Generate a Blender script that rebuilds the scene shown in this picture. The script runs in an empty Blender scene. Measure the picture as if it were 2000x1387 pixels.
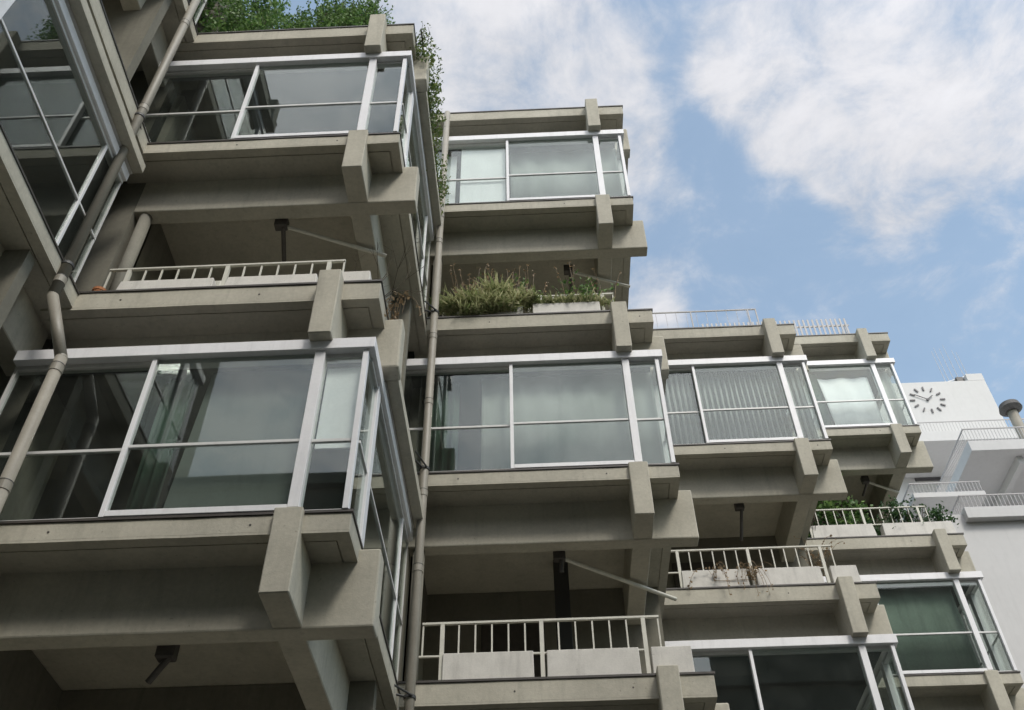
import bpy, bmesh, math, random
from mathutils import Vector, Matrix, noise
R = math.radians
random.seed(7)
S = bpy.context.scene
C = S.collection

# ------------------------------------------------------------------ camera
cam = bpy.data.cameras.new("camera")
cam.sensor_width = 36.0
cam.lens = 34.61
cam.clip_start = 0.05
cam.clip_end = 3000
camo = bpy.data.objects.new("camera", cam)
C.objects.link(camo)
_r = Vector((0.99905788, 0.04146469, -0.01280774))
_u = Vector((0.03853261, -0.71177763, 0.70134717))
_u = Vector((0.03853261, -0.71177763, 0.70134717)) - _r * _r.dot(_u)
_u.normalize()
_f = _u.cross(_r)
camo.matrix_world = Matrix(((_r.x, _u.x, -_f.x, 0), (_r.y, _u.y, -_f.y, 0), (_r.z, _u.z, -_f.z, 0), (0, 0, 0, 1)))
S.camera = camo

# ------------------------------------------------------------------ sky, sun, exposure
SUN_EL, SUN_AZ = R(48), R(150)          # azimuth clockwise from +Y (the view runs along +Y)
sun_dir = Vector((math.sin(SUN_AZ) * math.cos(SUN_EL), math.cos(SUN_AZ) * math.cos(SUN_EL), math.sin(SUN_EL)))
S.view_settings.view_transform = 'Standard'
S.view_settings.look = 'None'
S.view_settings.gamma = 1.0
S.view_settings.exposure = 1.0

W = bpy.data.worlds.new("World")
S.world = W
W.use_nodes = True
nt = W.node_tree
nt.nodes.clear()
N, L = nt.nodes, nt.links


def nd(t, **kw):
    n = N.new(t)
    for k, v in kw.items():
        setattr(n, k, v)
    return n


def mth(op, a, b=None, clamp=False):
    n = N.new('ShaderNodeMath')
    n.operation = op
    n.use_clamp = clamp
    for i, x in enumerate((a, b)):
        if x is None:
            continue
        if isinstance(x, (int, float)):
            n.inputs[i].default_value = x
        else:
            L.new(x, n.inputs[i])
    return n.outputs[0]


sky = nd('ShaderNodeTexSky', sky_type='NISHITA', sun_disc=False)
sky.sun_elevation = SUN_EL
sky.sun_rotation = SUN_AZ
sky.air_density = 1.0
sky.dust_density = 1.0
sky.ozone_density = .8
tc = nd('ShaderNodeTexCoord')
D = tc.outputs['Generated']
# cloud noise on a plane above the head (direction / height)
sep = nd('ShaderNodeSeparateXYZ')
L.new(D, sep.inputs[0])
zc = mth('MAXIMUM', sep.outputs[2], 0.08)
zi = mth('DIVIDE', 1.0, zc)
vm = nd('ShaderNodeVectorMath', operation='SCALE')
L.new(D, vm.inputs[0])
L.new(zi, vm.inputs['Scale'])


def nz(scale, detail, rough, loc, dist=0.0):
    mp = nd('ShaderNodeMapping')
    mp.inputs['Location'].default_value = loc
    mp.inputs['Scale'].default_value = (1, 1, 0)
    L.new(vm.outputs[0], mp.inputs[0])
    n = nd('ShaderNodeTexNoise')
    n.inputs['Scale'].default_value = scale
    n.inputs['Detail'].default_value = detail
    n.inputs['Roughness'].default_value = rough
    n.inputs['Distortion'].default_value = dist
    L.new(mp.outputs[0], n.inputs['Vector'])
    return n.outputs['Fac']


n1 = nz(6.5, 10, .62, (5.1, 2.7, 0), .35)
n2 = nz(20, 8, .62, (7.3, 4.4, 0), .5)
n3 = nz(1.1, 3, .5, (1.3, 9.2, 0))
# cloud banks: direction, angular radius (deg), weight
BANKS = [((-.065, .432, .90), 9, .75), ((-.02, .455, .89), 9, .7), ((.03, .49, .87), 6, .55), ((.075, .525, .85), 5, .6), ((.104, .562, .821), 4.5, .75),
         ((.05, .435, .90), 7, .5), ((.15, .47, .87), 5, .5), ((.211, .466, .859), 4, 1.0), ((.235, .509, .828), 3.6, .9), ((.263, .531, .806), 3.2, .8), ((.30, .44, .848), 6, .7), ((.24, .42, .87), 5, .75),
         ((.36, .46, .81), 9, .6), ((.384, .478, .79), 7, .4), ((.334, .556, .761), 4.5, .95), ((.33, .52, .785), 5, .55), ((.43, .49, .755), 7, .55), ((.42, .40, .81), 8, .7),
         ((.116, .661, .741), 3.4, .6), ((.13, .69, .71), 3, .45),
         ((0, -.6, .8), 45, 1.1), ((-.3, -.2, .93), 26, .6), ((.3, -.4, .85), 32, .8), ((-.55, -.55, .6), 34, .9), ((.6, -.6, .5), 34, .8), ((0, -.9, .4), 36, 1.0), ((-.7, .1, .6), 22, .4)]
acc = None
for d, rad, wgt in BANKS:
    v = Vector(d).normalized()
    dp = nd('ShaderNodeVectorMath', operation='DOT_PRODUCT')
    L.new(D, dp.inputs[0])
    dp.inputs[1].default_value = v
    mr = nd('ShaderNodeMapRange', interpolation_type='SMOOTHSTEP')
    L.new(dp.outputs['Value'], mr.inputs[0])
    mr.inputs[1].default_value = math.cos(R(rad))
    mr.inputs[2].default_value = 1.0
    mr.inputs[3].default_value = 0
    mr.inputs[4].default_value = wgt
    acc = mr.outputs[0] if acc is None else mth('ADD', acc, mr.outputs[0])
acc = mth('MINIMUM', acc, 1.15)
den = mth('ADD', acc, mth('MULTIPLY', mth('SUBTRACT', n1, .5), 3.4))
den = mth('ADD', den, mth('MULTIPLY', mth('SUBTRACT', n2, .5), 1.3))
cm = nd('ShaderNodeMapRange', interpolation_type='SMOOTHSTEP')
L.new(den, cm.inputs[0])
cm.inputs[1].default_value = .02
cm.inputs[2].default_value = 1.62
cm.inputs[3].default_value = .14
cm.inputs[4].default_value = .97
# the sky and its clouds are brighter towards the sun
ds = nd('ShaderNodeVectorMath', operation='DOT_PRODUCT')
L.new(D, ds.inputs[0])
ds.inputs[1].default_value = sun_dir
glow = mth('POWER', mth('MAXIMUM', ds.outputs['Value'], 0.0), 4.0)
cl_b = mth('ADD', mth('MULTIPLY', glow, 1.25), mth('ADD', .235, mth('MULTIPLY', n1, .25)))
clc = nd('ShaderNodeVectorMath', operation='SCALE')
clc.inputs[0].default_value = (.985, .985, 1.025)
L.new(cl_b, clc.inputs['Scale'])
skc = nd('ShaderNodeVectorMath', operation='SCALE')
L.new(sky.outputs[0], skc.inputs[0])
skc.inputs['Scale'].default_value = 0.135
tint = nd('ShaderNodeVectorMath', operation='MULTIPLY')
L.new(skc.outputs[0], tint.inputs[0])
tint.inputs[1].default_value = (1.14, 1.14, .97)
mx = nd('ShaderNodeMix', data_type='RGBA')
L.new(cm.outputs[0], mx.inputs[0])
L.new(tint.outputs[0], mx.inputs[6])
L.new(clc.outputs[0], mx.inputs[7])
bg = nd('ShaderNodeBackground')
bg.inputs['Strength'].default_value = 1.0
L.new(mx.outputs[2], bg.inputs[0])
wo = nd('ShaderNodeOutputWorld')
L.new(bg.outputs[0], wo.inputs[0])

sun = bpy.data.lights.new("sun", 'SUN')
sun.energy = 1.0
sun.angle = R(13)
sun.color = (1.0, .96, .88)
so = bpy.data.objects.new("sun", sun)
so.rotation_euler = (-sun_dir).to_track_quat('-Z', 'Y').to_euler()
so.location = (0, 0, 60)
C.objects.link(so)


# ------------------------------------------------------------------ materials
def mat(name, col, rough=.8, spec=.3, var=0.0, vscale=3.0, streak=0.0, bump=0.0, bscale=60, metal=0.0, spots=0.0):
    m = bpy.data.materials.new(name)
    m.use_nodes = True
    t = m.node_tree
    b = t.nodes['Principled BSDF']
    b.inputs['Roughness'].default_value = rough
    b.inputs['Specular IOR Level'].default_value = spec
    b.inputs['Metallic'].default_value = metal
    b.inputs['Base Color'].default_value = (*col, 1)
    if var or streak or spots or bump:
        g = t.nodes.new('ShaderNodeNewGeometry')
        pos = g.outputs['Position']
        cur = None

        def noise_tex(scale, vec, detail=4, rgh=.6):
            n = t.nodes.new('ShaderNodeTexNoise')
            n.inputs['Scale'].default_value = scale
            n.inputs['Detail'].default_value = detail
            n.inputs['Roughness'].default_value = rgh
            t.links.new(vec, n.inputs['Vector'])
            return n.outputs['Fac']

        def rng(fac, a, b2, lo, hi):
            r = t.nodes.new('ShaderNodeMapRange')
            t.links.new(fac, r.inputs[0])
            for i, x in enumerate((a, b2, lo, hi)):
                r.inputs[i + 1].default_value = x
            return r.outputs[0]

        def mul(a, b2):
            n = t.nodes.new('ShaderNodeMath')
            n.operation = 'MULTIPLY'
            t.links.new(a, n.inputs[0])
            t.links.new(b2, n.inputs[1])
            return n.outputs[0]
        if var:
            cur = rng(noise_tex(vscale, pos, 6), .3, .7, 1 - var, 1 + var)
            fine = rng(noise_tex(vscale * 14, pos, 3), .3, .7, 1 - var * .6, 1 + var * .6)
            cur = mul(cur, fine)
        if streak:
            mp = t.nodes.new('ShaderNodeMapping')
            mp.inputs['Scale'].default_value = (1, 1, .09)
            t.links.new(pos, mp.inputs[0])
            st = rng(noise_tex(9, mp.outputs[0], 5, .65), .52, .72, 1.0, 1 - streak)
            cur = st if cur is None else mul(cur, st)
        if spots:
            sp = rng(noise_tex(26, pos, 2, .5), .70, .76, 1.0, 1 - spots)
            cur = sp if cur is None else mul(cur, sp)
        if cur is not None:
            v = t.nodes.new('ShaderNodeVectorMath')
            v.operation = 'SCALE'
            v.inputs[0].default_value = col
            t.links.new(cur, v.inputs['Scale'])
            t.links.new(v.outputs[0], b.inputs['Base Color'])
        if bump:
            bp = t.nodes.new('ShaderNodeBump')
            bp.inputs['Strength'].default_value = bump
            bp.inputs['Distance'].default_value = .01
            t.links.new(noise_tex(bscale, pos, 5), bp.inputs['Height'])
            t.links.new(bp.outputs[0], b.inputs['Normal'])
    return m


M = {}
M['concrete'] = mat('weathered_concrete', (.47, .442, .366), .9, .2, .11, 1.6, .14, .25, 55, spots=.25)
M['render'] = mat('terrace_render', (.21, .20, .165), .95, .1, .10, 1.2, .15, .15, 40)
M['metal_dark'] = mat('dark_flashing', (.07, .062, .055), .5, .4, .2, 8)
M['white'] = mat('white_painted_metal', (.80, .79, .795), .45, .4, .04, 3, .10)
M['frame'] = mat('aluminium_frame', (.66, .65, .63), .4, .5, .05, 5, .08)
M['rail'] = mat('railing_paint', (.62, .60, .52), .55, .35, .08, 9)
M['planter'] = mat('planter_cement', (.62, .595, .545), .85, .2, .08, 4, .16, .15, spots=.2)
M['pipe'] = mat('drainpipe_paint', (.27, .248, .205), .5, .4, .10, 3, .15)
M['bracket'] = mat('pipe_bracket', (.05, .05, .05), .5, .4)
M['whitewall'] = mat('white_plaster', (.60, .59, .58), .9, .2, .03, .5, .05)
M['clock'] = mat('clock_marks', (.10, .095, .10), .5, .3)
M['room'] = mat('dark_room_lining', (.032, .034, .030), .9, .1)
M['blind_grey'] = mat('grey_blind', (.30, .32, .30), .9, .1, .06, 2, .10)
M['blind_white'] = mat('white_blind', (.88, .88, .89), .9, .1, .06, 2, .08)
M['curtain_green'] = mat('green_curtain', (.05, .085, .062), .95, .1, .12, 2, .2)
M['curtain_grey'] = mat('pleated_curtain', (.40, .42, .40), .95, .1, .1, 2, .1)
def stripe_mat():  # light and dark of the pleats painted as stripes
    m = mat('painted_pleats', (.4, .42, .4), .95, .1)
    t = m.node_tree
    g = t.nodes.new('ShaderNodeNewGeometry')
    w = t.nodes.new('ShaderNodeTexWave')
    w.inputs['Scale'].default_value = 3.1
    w.inputs['Distortion'].default_value = .8
    w.inputs['Detail'].default_value = 2
    t.links.new(g.outputs['Position'], w.inputs['Vector'])
    r = t.nodes.new('ShaderNodeValToRGB')
    r.color_ramp.elements[0].color = (.05, .055, .05, 1)
    r.color_ramp.elements[1].color = (.33, .35, .33, 1)
    r.color_ramp.elements[0].position = .35
    r.color_ramp.elements[1].position = .8
    t.links.new(w.outputs['Fac'], r.inputs[0])
    t.links.new(r.outputs[0], t.nodes['Principled BSDF'].inputs['Base Color'])
    return m


M['stripes'] = stripe_mat()
M['blind_dark'] = mat('dark_grey_blind', (.175, .195, .18), .9, .1, .06, 2, .10)
M['curtain_dull'] = mat('dull_green_curtain', (.17, .215, .18), .95, .1, .12, 2, .2)
M['column'] = mat('shaded_column_concrete', (.24, .23, .195), .9, .2, .1, 3, .2)  # darker than the other concrete: the columns' shade is in the colour
M['ac'] = mat('air_conditioner_case', (.62, .60, .52), .5, .4, .06, 4, .1)
M['ac_dark'] = mat('air_conditioner_grille', (.05, .05, .05), .6, .3)
M['railgrey'] = mat('balcony_railing_paint', (.46, .445, .44), .6, .3)
M['cap'] = mat('rusty_cap', (.10, .095, .09), .7, .3, .3, 6)
M['ground'] = mat('ground_paving', (.055, .053, .05), .9, .2, .15, .7, 0, .2, 8)
M['terracotta'] = mat('terracotta', (.40, .17, .08), .85, .2, .1, 6)


def leaf_mat(name, a, b):
    m = bpy.data.materials.new(name)
    m.use_nodes = True
    t = m.node_tree
    p = t.nodes['Principled BSDF']
    p.inputs['Roughness'].default_value = .55
    g = t.nodes.new('ShaderNodeNewGeometry')
    r = t.nodes.new('ShaderNodeValToRGB')
    r.color_ramp.elements[0].color = (*a, 1)
    r.color_ramp.elements[1].color = (*b, 1)
    t.links.new(g.outputs['Random Per Island'], r.inputs[0])
    t.links.new(r.outputs[0], p.inputs['Base Color'])
    tr = t.nodes.new('ShaderNodeBsdfTranslucent')
    t.links.new(r.outputs[0], tr.inputs[0])
    mxs = t.nodes.new('ShaderNodeMixShader')
    mxs.inputs[0].default_value = .35
    t.links.new(p.outputs[0], mxs.inputs[1])
    t.links.new(tr.outputs[0], mxs.inputs[2])
    t.links.new(mxs.outputs[0], t.nodes['Material Output'].inputs[0])
    return m


M['leaf'] = leaf_mat('shrub_leaf', (.05, .13, .03), (.22, .34, .10))
M['leaf_y'] = leaf_mat('creeper_leaf', (.06, .125, .028), (.21, .25, .07))
M['leaf_d'] = leaf_mat('dark_leaf', (.02, .06, .02), (.07, .15, .04))
M['grass'] = leaf_mat('planter_grass', (.17, .23, .08), (.60, .57, .34))
M['dry'] = leaf_mat('dry_stalk', (.20, .14, .08), (.42, .30, .17))
M['twig'] = mat('twig_bark', (.10, .085, .065), .9, .1)


def glass_mat():
    m = bpy.data.materials.new('window_glass')
    m.use_nodes = True
    t = m.node_tree
    t.nodes.clear()
    # reflectance from the angle to the pane, the same from both of its faces (thin glass)
    ge = t.nodes.new('ShaderNodeNewGeometry')
    dt = t.nodes.new('ShaderNodeVectorMath')
    dt.operation = 'DOT_PRODUCT'
    t.links.new(ge.outputs['Normal'], dt.inputs[0])
    t.links.new(ge.outputs['Incoming'], dt.inputs[1])

    def mm(op, a, b2):
        n_ = t.nodes.new('ShaderNodeMath')
        n_.operation = op
        for i_, x_ in enumerate((a, b2)):
            if isinstance(x_, (int, float)):
                n_.inputs[i_].default_value = x_
            elif x_ is not None:
                t.links.new(x_, n_.inputs[i_])
        return n_.outputs[0]
    c_ = mm('ABSOLUTE', dt.outputs['Value'], None)
    fac = mm('ADD', mm('MULTIPLY', mm('POWER', mm('SUBTRACT', 1.0, c_), 5.0), .955), .045)
    tr = t.nodes.new('ShaderNodeBsdfTransparent')
    tr.inputs[0].default_value = (.90, .925, .91, 1)
    gl = t.nodes.new('ShaderNodeBsdfGlossy')
    gl.inputs['Roughness'].default_value = .015
    gl.inputs['Color'].default_value = (.95, 1, .98, 1)
    bp = t.nodes.new('ShaderNodeBump')
    bp.inputs['Strength'].default_value = .012
    bp.inputs['Distance'].default_value = .05
    g = t.nodes.new('ShaderNodeNewGeometry')
    n = t.nodes.new('ShaderNodeTexNoise')
    n.inputs['Scale'].default_value = .8
    n.inputs['Detail'].default_value = 0
    t.links.new(g.outputs['Position'], n.inputs['Vector'])
    t.links.new(n.outputs['Fac'], bp.inputs['Height'])
    t.links.new(bp.outputs[0], gl.inputs['Normal'])
    # a film of dust
    df = t.nodes.new('ShaderNodeBsdfDiffuse')
    df.inputs[0].default_value = (.36, .37, .34, 1)
    n2_ = t.nodes.new('ShaderNodeTexNoise')
    n2_.inputs['Scale'].default_value = 2.2
    n2_.inputs['Detail'].default_value = 6
    t.links.new(g.outputs['Position'], n2_.inputs['Vector'])
    r = t.nodes.new('ShaderNodeMapRange')
    t.links.new(n2_.outputs['Fac'], r.inputs[0])
    r.inputs[1].default_value = .3
    r.inputs[2].default_value = .75
    r.inputs[3].default_value = .008
    r.inputs[4].default_value = .035
    m0 = t.nodes.new('ShaderNodeMixShader')
    t.links.new(r.outputs[0], m0.inputs[0])
    t.links.new(tr.outputs[0], m0.inputs[1])
    t.links.new(df.outputs[0], m0.inputs[2])
    m1 = t.nodes.new('ShaderNodeMixShader')
    t.links.new(fac, m1.inputs[0])
    t.links.new(m0.outputs[0], m1.inputs[1])
    t.links.new(gl.outputs[0], m1.inputs[2])
    o = t.nodes.new('ShaderNodeOutputMaterial')
    t.links.new(m1.outputs[0], o.inputs[0])
    return m


M['glass'] = glass_mat()


# ------------------------------------------------------------------ builders
class MB:
    """collects shapes, then links them as ONE mesh object"""

    def __init__(self):
        self.bm = bmesh.new()

    def box(self, x0, x1, y0, y1, z0, z1, bev=0.0, taper=0.0):
        vs = []
        for z, t in ((z0, 0), (z1, taper)):
            for x, y in ((x0 + t, y0 + t), (x1 - t, y0 + t), (x1 - t, y1 - t), (x0 + t, y1 - t)):
                vs.append(self.bm.verts.new((x, y, z)))
        fs = [(3, 2, 1, 0), (4, 5, 6, 7), (0, 1, 5, 4), (1, 2, 6, 5), (2, 3, 7, 6), (3, 0, 4, 7)]
        faces = [self.bm.faces.new([vs[i] for i in f]) for f in fs]
        if bev:
            es = list({e for f in faces for e in f.edges})
            bmesh.ops.bevel(self.bm, geom=es, offset=bev, segments=2 if bev > .01 else 1, affect='EDGES', profile=.5)
        return self

    def tube(self, p, q, r, seg=12, r2=None):
        p, q = Vector(p), Vector(q)
        d = q - p
        m = Matrix.Translation((p + q) / 2) @ d.to_track_quat('Z', 'Y').to_matrix().to_4x4()
        bmesh.ops.create_cone(self.bm, cap_ends=True, segments=seg, radius1=r, radius2=r if r2 is None else r2, depth=d.length, matrix=m)
        return self

    def path(self, pts, r, seg=6):
        for a, b in zip(pts, pts[1:]):
            self.tube(a, b, r, seg)
        return self

    def weather(self):
        """cut long concrete members into lifts and let their arrises wander by a few millimetres"""
        es = [e for e in self.bm.edges if e.calc_length() > .5]
        groups = {}
        for e in es:
            groups.setdefault(min(14, max(1, int(e.calc_length() / .3))), []).append(e)
        for n_, ge in groups.items():
            ge = [e for e in ge if e.is_valid]
            bmesh.ops.subdivide_edges(self.bm, edges=ge, cuts=n_, use_grid_fill=True)
        for v in self.bm.verts:
            p = v.co
            v.co = p + Vector((noise.noise(p * 2.3 + Vector((5, 1, 2))), noise.noise(p * 2.3 + Vector((1, 7, 3))), noise.noise(p * 2.3 + Vector((9, 4, 8))))) * .0045
        return self

    def quad(self, pts):
        self.bm.faces.new([self.bm.verts.new(p) for p in pts])
        return self

    def obj(self, name, m, parent=None, smooth=False):
        if m == 'concrete' and not smooth:
            self.weather()
        me = bpy.data.meshes.new(name)
        self.bm.normal_update()
        self.bm.to_mesh(me)
        self.bm.free()
        me.materials.append(M[m])
        if smooth:
            for p in me.polygons:
                p.use_smooth = True
        o = bpy.data.objects.new(name, me)
        C.objects.link(o)
        if parent is not None:
            o.parent = parent
        return o


def tag(o, label=None, cat=None, group=None, kind=None):
    for k, v in (('label', label), ('category', cat), ('group', group), ('kind', kind)):
        if v:
            o[k] = v
    return o


def empty(name, label, cat, group=None):
    o = bpy.data.objects.new(name, None)
    o.empty_display_size = .2
    C.objects.link(o)
    return tag(o, label, cat, group)


# ------------------------------------------------------------------ ground
g = MB()
g.quad([(-600, -600, -1.6), (600, -600, -1.6), (600, 600, -1.6), (-600, 600, -1.6)])
tag(g.obj('ground', 'ground'), kind='structure')

# ------------------------------------------------------------------ unseen block behind the viewer, added to cut low skylight
OB = MB()
OB.box(-11.8, 45, -22, -10, -1.6, 18.6)
OB.box(-11.8, 46, -22.5, -9.7, 18.6, 19.0)
OB.box(9.0, 45.5, -22.2, -9.8, 19.01, 27)
OB.box(-45, -11.803, -12.2, -9.6, -1.6, 29)
for k_ in range(6):
    OB.box(-11.79, 45, -9.99, -9.2, .9 + 3 * k_, 1.15 + 3 * k_)
tag(OB.obj('added_skylight_blocker', 'render'), 'long dull grey block added unseen behind the viewer to cut low skylight', 'building')

# ------------------------------------------------------------------ the terraced concrete building
B = empty('apartment_building', 'grey brutalist concrete apartment building stepping back in glazed bays with crossed beams', 'building')
COL = {  # right edge, front plane, sill level 1, left limit
    'W': (-8.25, .02, -.85, -11.7),  # unseen bay, added to screen light from the left
    'Z': (-4.885, 3.42, 2.14, -8.3),
    'A': (-1.594, 6.826, 5.115, -4.885),
    'B': (1.871, 10.205, 8.213, -1.594),
    'C': (5.288, 13.692, 11.448, 1.871),
    'D': (8.695, 17.146, 14.664, 5.288)}
DEPTH = 3.85
NL, NR = -.656, -.406


def slab(x0, x1, y0, y1, zt, th):
    """slab with a drip groove set back from its front and right edges, and a thin dark flashing on its lip"""
    m = MB()
    zb = zt - th
    m.box(x0, x1, y0, y1, zb + .02, zt - .02, .006)
    m.box(x0 + .002, x1 - .001, y0 + .001, y0 + .12, zb, zb + .03)
    m.box(x1 - .12, x1 - .001, y0 + .1205, y1 - .002, zb + .0005, zb + .03)
    m.box(x0 + .002, x1 - .135, y0 + .135, y1 - .002, zb + .001, zb + .03)
    o = m.obj('floor_slab', 'concrete', B)
    f = MB()
    f.box(x0, x1 + .014, y0 - .014, y0 + .05, zt - .022, zt + .004)
    f.box(x1 - .05, x1 + .013, y0 + .052, y1 - .01, zt - .021, zt + .003)
    f.obj('flashing', 'metal_dark', o)
    return o


def sill_level(c, z):
    X0, Y0, _, XL = COL[c]
    xl = XL - .35
    slab(xl, X0, Y0, Y0 + DEPTH, z, .2235)
    m = MB()
    m.box(xl + .01, X0 + .197, Y0 + .46, Y0 + .673, z - .853, z - .082, .018)
    m.obj('floor_beam', 'concrete', B)
    m = MB()
    m.box(X0 + NL, X0 + NR, Y0 - .072, Y0 + DEPTH - .05, z - .838, z + .006, .010)
    m.obj('cross_beam', 'concrete', B)


def top_level(c, z, dx=0.0):
    X0, Y0, _, XL = COL[c]
    xl = XL - .35
    slab(xl + .004, X0 + dx, Y0, Y0 + DEPTH - .02, z, .286)
    m = MB()
    m.box(xl + .013, X0 + .195, Y0 + .44, Y0 + .66, z - .883, z - .14, .022)
    m.obj('floor_beam', 'concrete', B)
    m = MB()
    m.box(X0 + NL + .02, X0 + NR + .005, Y0 - .18, Y0 + DEPTH - .06, z - .976, z + .012, .010)
    m.obj('cross_beam', 'concrete', B)
    # side gutter box under the slab edge
    m = MB()
    m.box(X0 + .035, X0 + .165, Y0 + .665, Y0 + DEPTH - .52, z - .872, z - .72, .004)
    m.obj('side_gutter', 'concrete', B)
    m = MB()
    m.box(X0 + .006, X0 + .034, Y0 + .668, Y0 + DEPTH - .52, z - .885, z - .80)
    m.obj('gutter_trim', 'frame', B)


HB, HT, RAIL = 1.963, 2.109, .818


def window(c, z, label=None, left=True):
    """front glazing of a bay: header, posts, mullion, rails, panes"""
    X0, Y0, _, XL = COL[c]
    xl = XL - .33
    w = MB()                                                      # outer frame: head and sill track
    w.box(xl, X0 - .03, Y0 + .02, Y0 + .10, z + .004, z + .035)
    w.box(xl, X0 - .03, Y0 + .03, Y0 + .11, z + HB - .05, z + HB - .003)
    w.box(xl, xl + .03, Y0 + .035, Y0 + .095, z + .03, z + HB - .045)
    w.box(X0 - .075, X0 - .04, Y0 + .0505, Y0 + .095, z + .03, z + HB - .045)
    win = w.obj('window', 'frame', B)
    if label:
        win['label'] = label
    h = MB()
    h.box(xl, X0 + .032, Y0 - .056, Y0 + .075, z + HB, z + HT, .005)
    h.obj('header', 'white', win)
    p = MB()
    p.box(X0 - .565, X0 - .462, Y0 - .028, Y0 + .10, z + .036, z + HB - .002, .004)
    p.obj('post', 'white', win)
    p = MB()
    p.box(X0 - .085, X0 - .030, Y0 - .024, Y0 + .05, z + .006, z + HB - .001, .004)
    p.obj('post', 'white', win)
    p = MB()
    p.box(X0 - 2.205, X0 - 2.157, Y0 - .020, Y0 + .06, z + .006, z + HB - .002, .003)
    p.obj('mullion', 'white', win)
    p = MB()
    p.box(X0 - 2.156, X0 - .566, Y0 - .022, Y0 + .055, z + .010, z + .075, .004)
    p.obj('sill_frame', 'white', win)
    for x0, x1, y, dz in ((xl, X0 - 2.206, .055, .012), (X0 - 2.156, X0 - .566, .0, 0), (X0 - .461, X0 - .086, .02, .004)):
        r = MB()
        r.box(x0, x1, Y0 + y, Y0 + y + .035, z + RAIL - .018 + dz, z + RAIL + .018 + dz, .003)
        r.obj('rail', 'frame', win)
        for za, zb in ((z + .04, z + RAIL - .0185 + dz), (z + RAIL + .0185 + dz, z + HB - .004)):
            if zb - za < 1 and x1 - x0 > 1.2 and y == 0:
                za = z + .0755
            q = MB()
            q.box(x0 + .001, x1 - .001, Y0 + y + .012, Y0 + y + .018, za, zb)
            q.obj('pane', 'glass', win)
    return win


def side_window(c, z):
    X0, Y0, _, XL = COL[c]
    ye = Y0 + DEPTH - .55
    w = MB()
    w.box(X0 - .09, X0 - .01, Y0 + .115, ye, z + .005, z + .036)
    w.box(X0 - .09, X0 - .01, Y0 + .115, ye, z + HB - .05, z + HB - .004)
    w.box(X0 - .08, X0 - .02, ye - .03, ye - .002, z + .03, z + HB - .045)
    win = w.obj('side_window', 'frame', B)
    h = MB()
    h.box(X0 - .06, X0 + .031, Y0 + .0755, ye, z + HB + .001, z + HT - .001, .004)
    h.obj('header', 'white', win)
    ys = [.05, .52, .62, 2.74, 2.785, ye - Y0]
    p = MB()
    p.box(X0 - .10, X0 + .002, Y0 + .50, Y0 + .64, z + .037, z + HB - .003, .004)
    p.obj('post', 'white', win)
    p = MB()
    p.box(X0 - .06, X0 - .012, Y0 + 2.74, Y0 + 2.785, z + .037, z + HB - .003, .003)
    p.obj('mullion', 'white', win)
    for y0, y1 in ((.055, .498), (.642, 2.738), (2.787, ye - Y0)):
        r = MB()
        r.box(X0 - .045, X0 - .015, Y0 + y0, Y0 + y1, z + RAIL - .016, z + RAIL + .016, .002)
        r.obj('rail', 'frame', win)
        for za, zb in ((z + .037, z + RAIL - .017), (z + RAIL + .017, z + HB - .005)):
            q = MB()
            q.box(X0 - .034, X0 - .028, Y0 + y0 + .001, Y0 + y1 - .001, za, zb)
            q.obj('pane', 'glass', win)


def room(c, z):
    """inside of a glazed bay"""
    X0, Y0, _, XL = COL[c]
    m = MB()
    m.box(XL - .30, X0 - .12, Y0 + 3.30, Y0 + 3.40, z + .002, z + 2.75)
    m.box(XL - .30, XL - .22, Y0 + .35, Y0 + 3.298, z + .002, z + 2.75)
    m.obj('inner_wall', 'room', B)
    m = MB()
    m.box(XL - .21, X0 - .121, Y0 + .13, Y0 + 3.299, z + 2.02, z + 2.06)  # dark board added under the slab to keep the interior dim
    m.obj('added_dark_ceiling', 'room', B)
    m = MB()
    m.box(XL - .21, X0 - .121, Y0 + .13, Y0 + 3.299, z + .0055, z + .015)  # dark floor board, added so less light bounces inside
    m.obj('added_dark_floor', 'room', B)


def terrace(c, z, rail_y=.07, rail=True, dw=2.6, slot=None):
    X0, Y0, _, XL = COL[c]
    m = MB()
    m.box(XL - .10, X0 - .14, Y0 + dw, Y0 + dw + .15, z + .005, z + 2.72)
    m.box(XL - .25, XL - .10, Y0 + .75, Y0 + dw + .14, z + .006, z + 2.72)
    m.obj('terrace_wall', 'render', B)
    d = MB()
    sa, sb = slot or (-2.75, -1.85)
    d.box(X0 + sa, X0 + sb, Y0 + dw - .04, Y0 + dw - .001, z + .006, z + (2.6 if slot else 2.15), .004)
    d.obj('shutter' if slot else 'terrace_door', 'ac_dark' if slot else 'metal_dark', B)
    k = MB()
    k.tube((XL + .03, Y0 + .56, z - .01), (XL + .03, Y0 + .56, z + 2.11), .078, 20)
    k.obj('column', 'column', B, True)
    if (c, round(z, 1)) == ('B', round(COL['B'][2] - 2.951, 1)):
        k = MB()
        k.box(X0 - 1.68, X0 - 1.47, Y0 + 1.80, Y0 + 1.95, z + .005, z + 2.73, .004)
        k.obj('steel_post', 'bracket', B)
    if rail:
        railing(X0, Y0 + rail_y, z)


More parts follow.
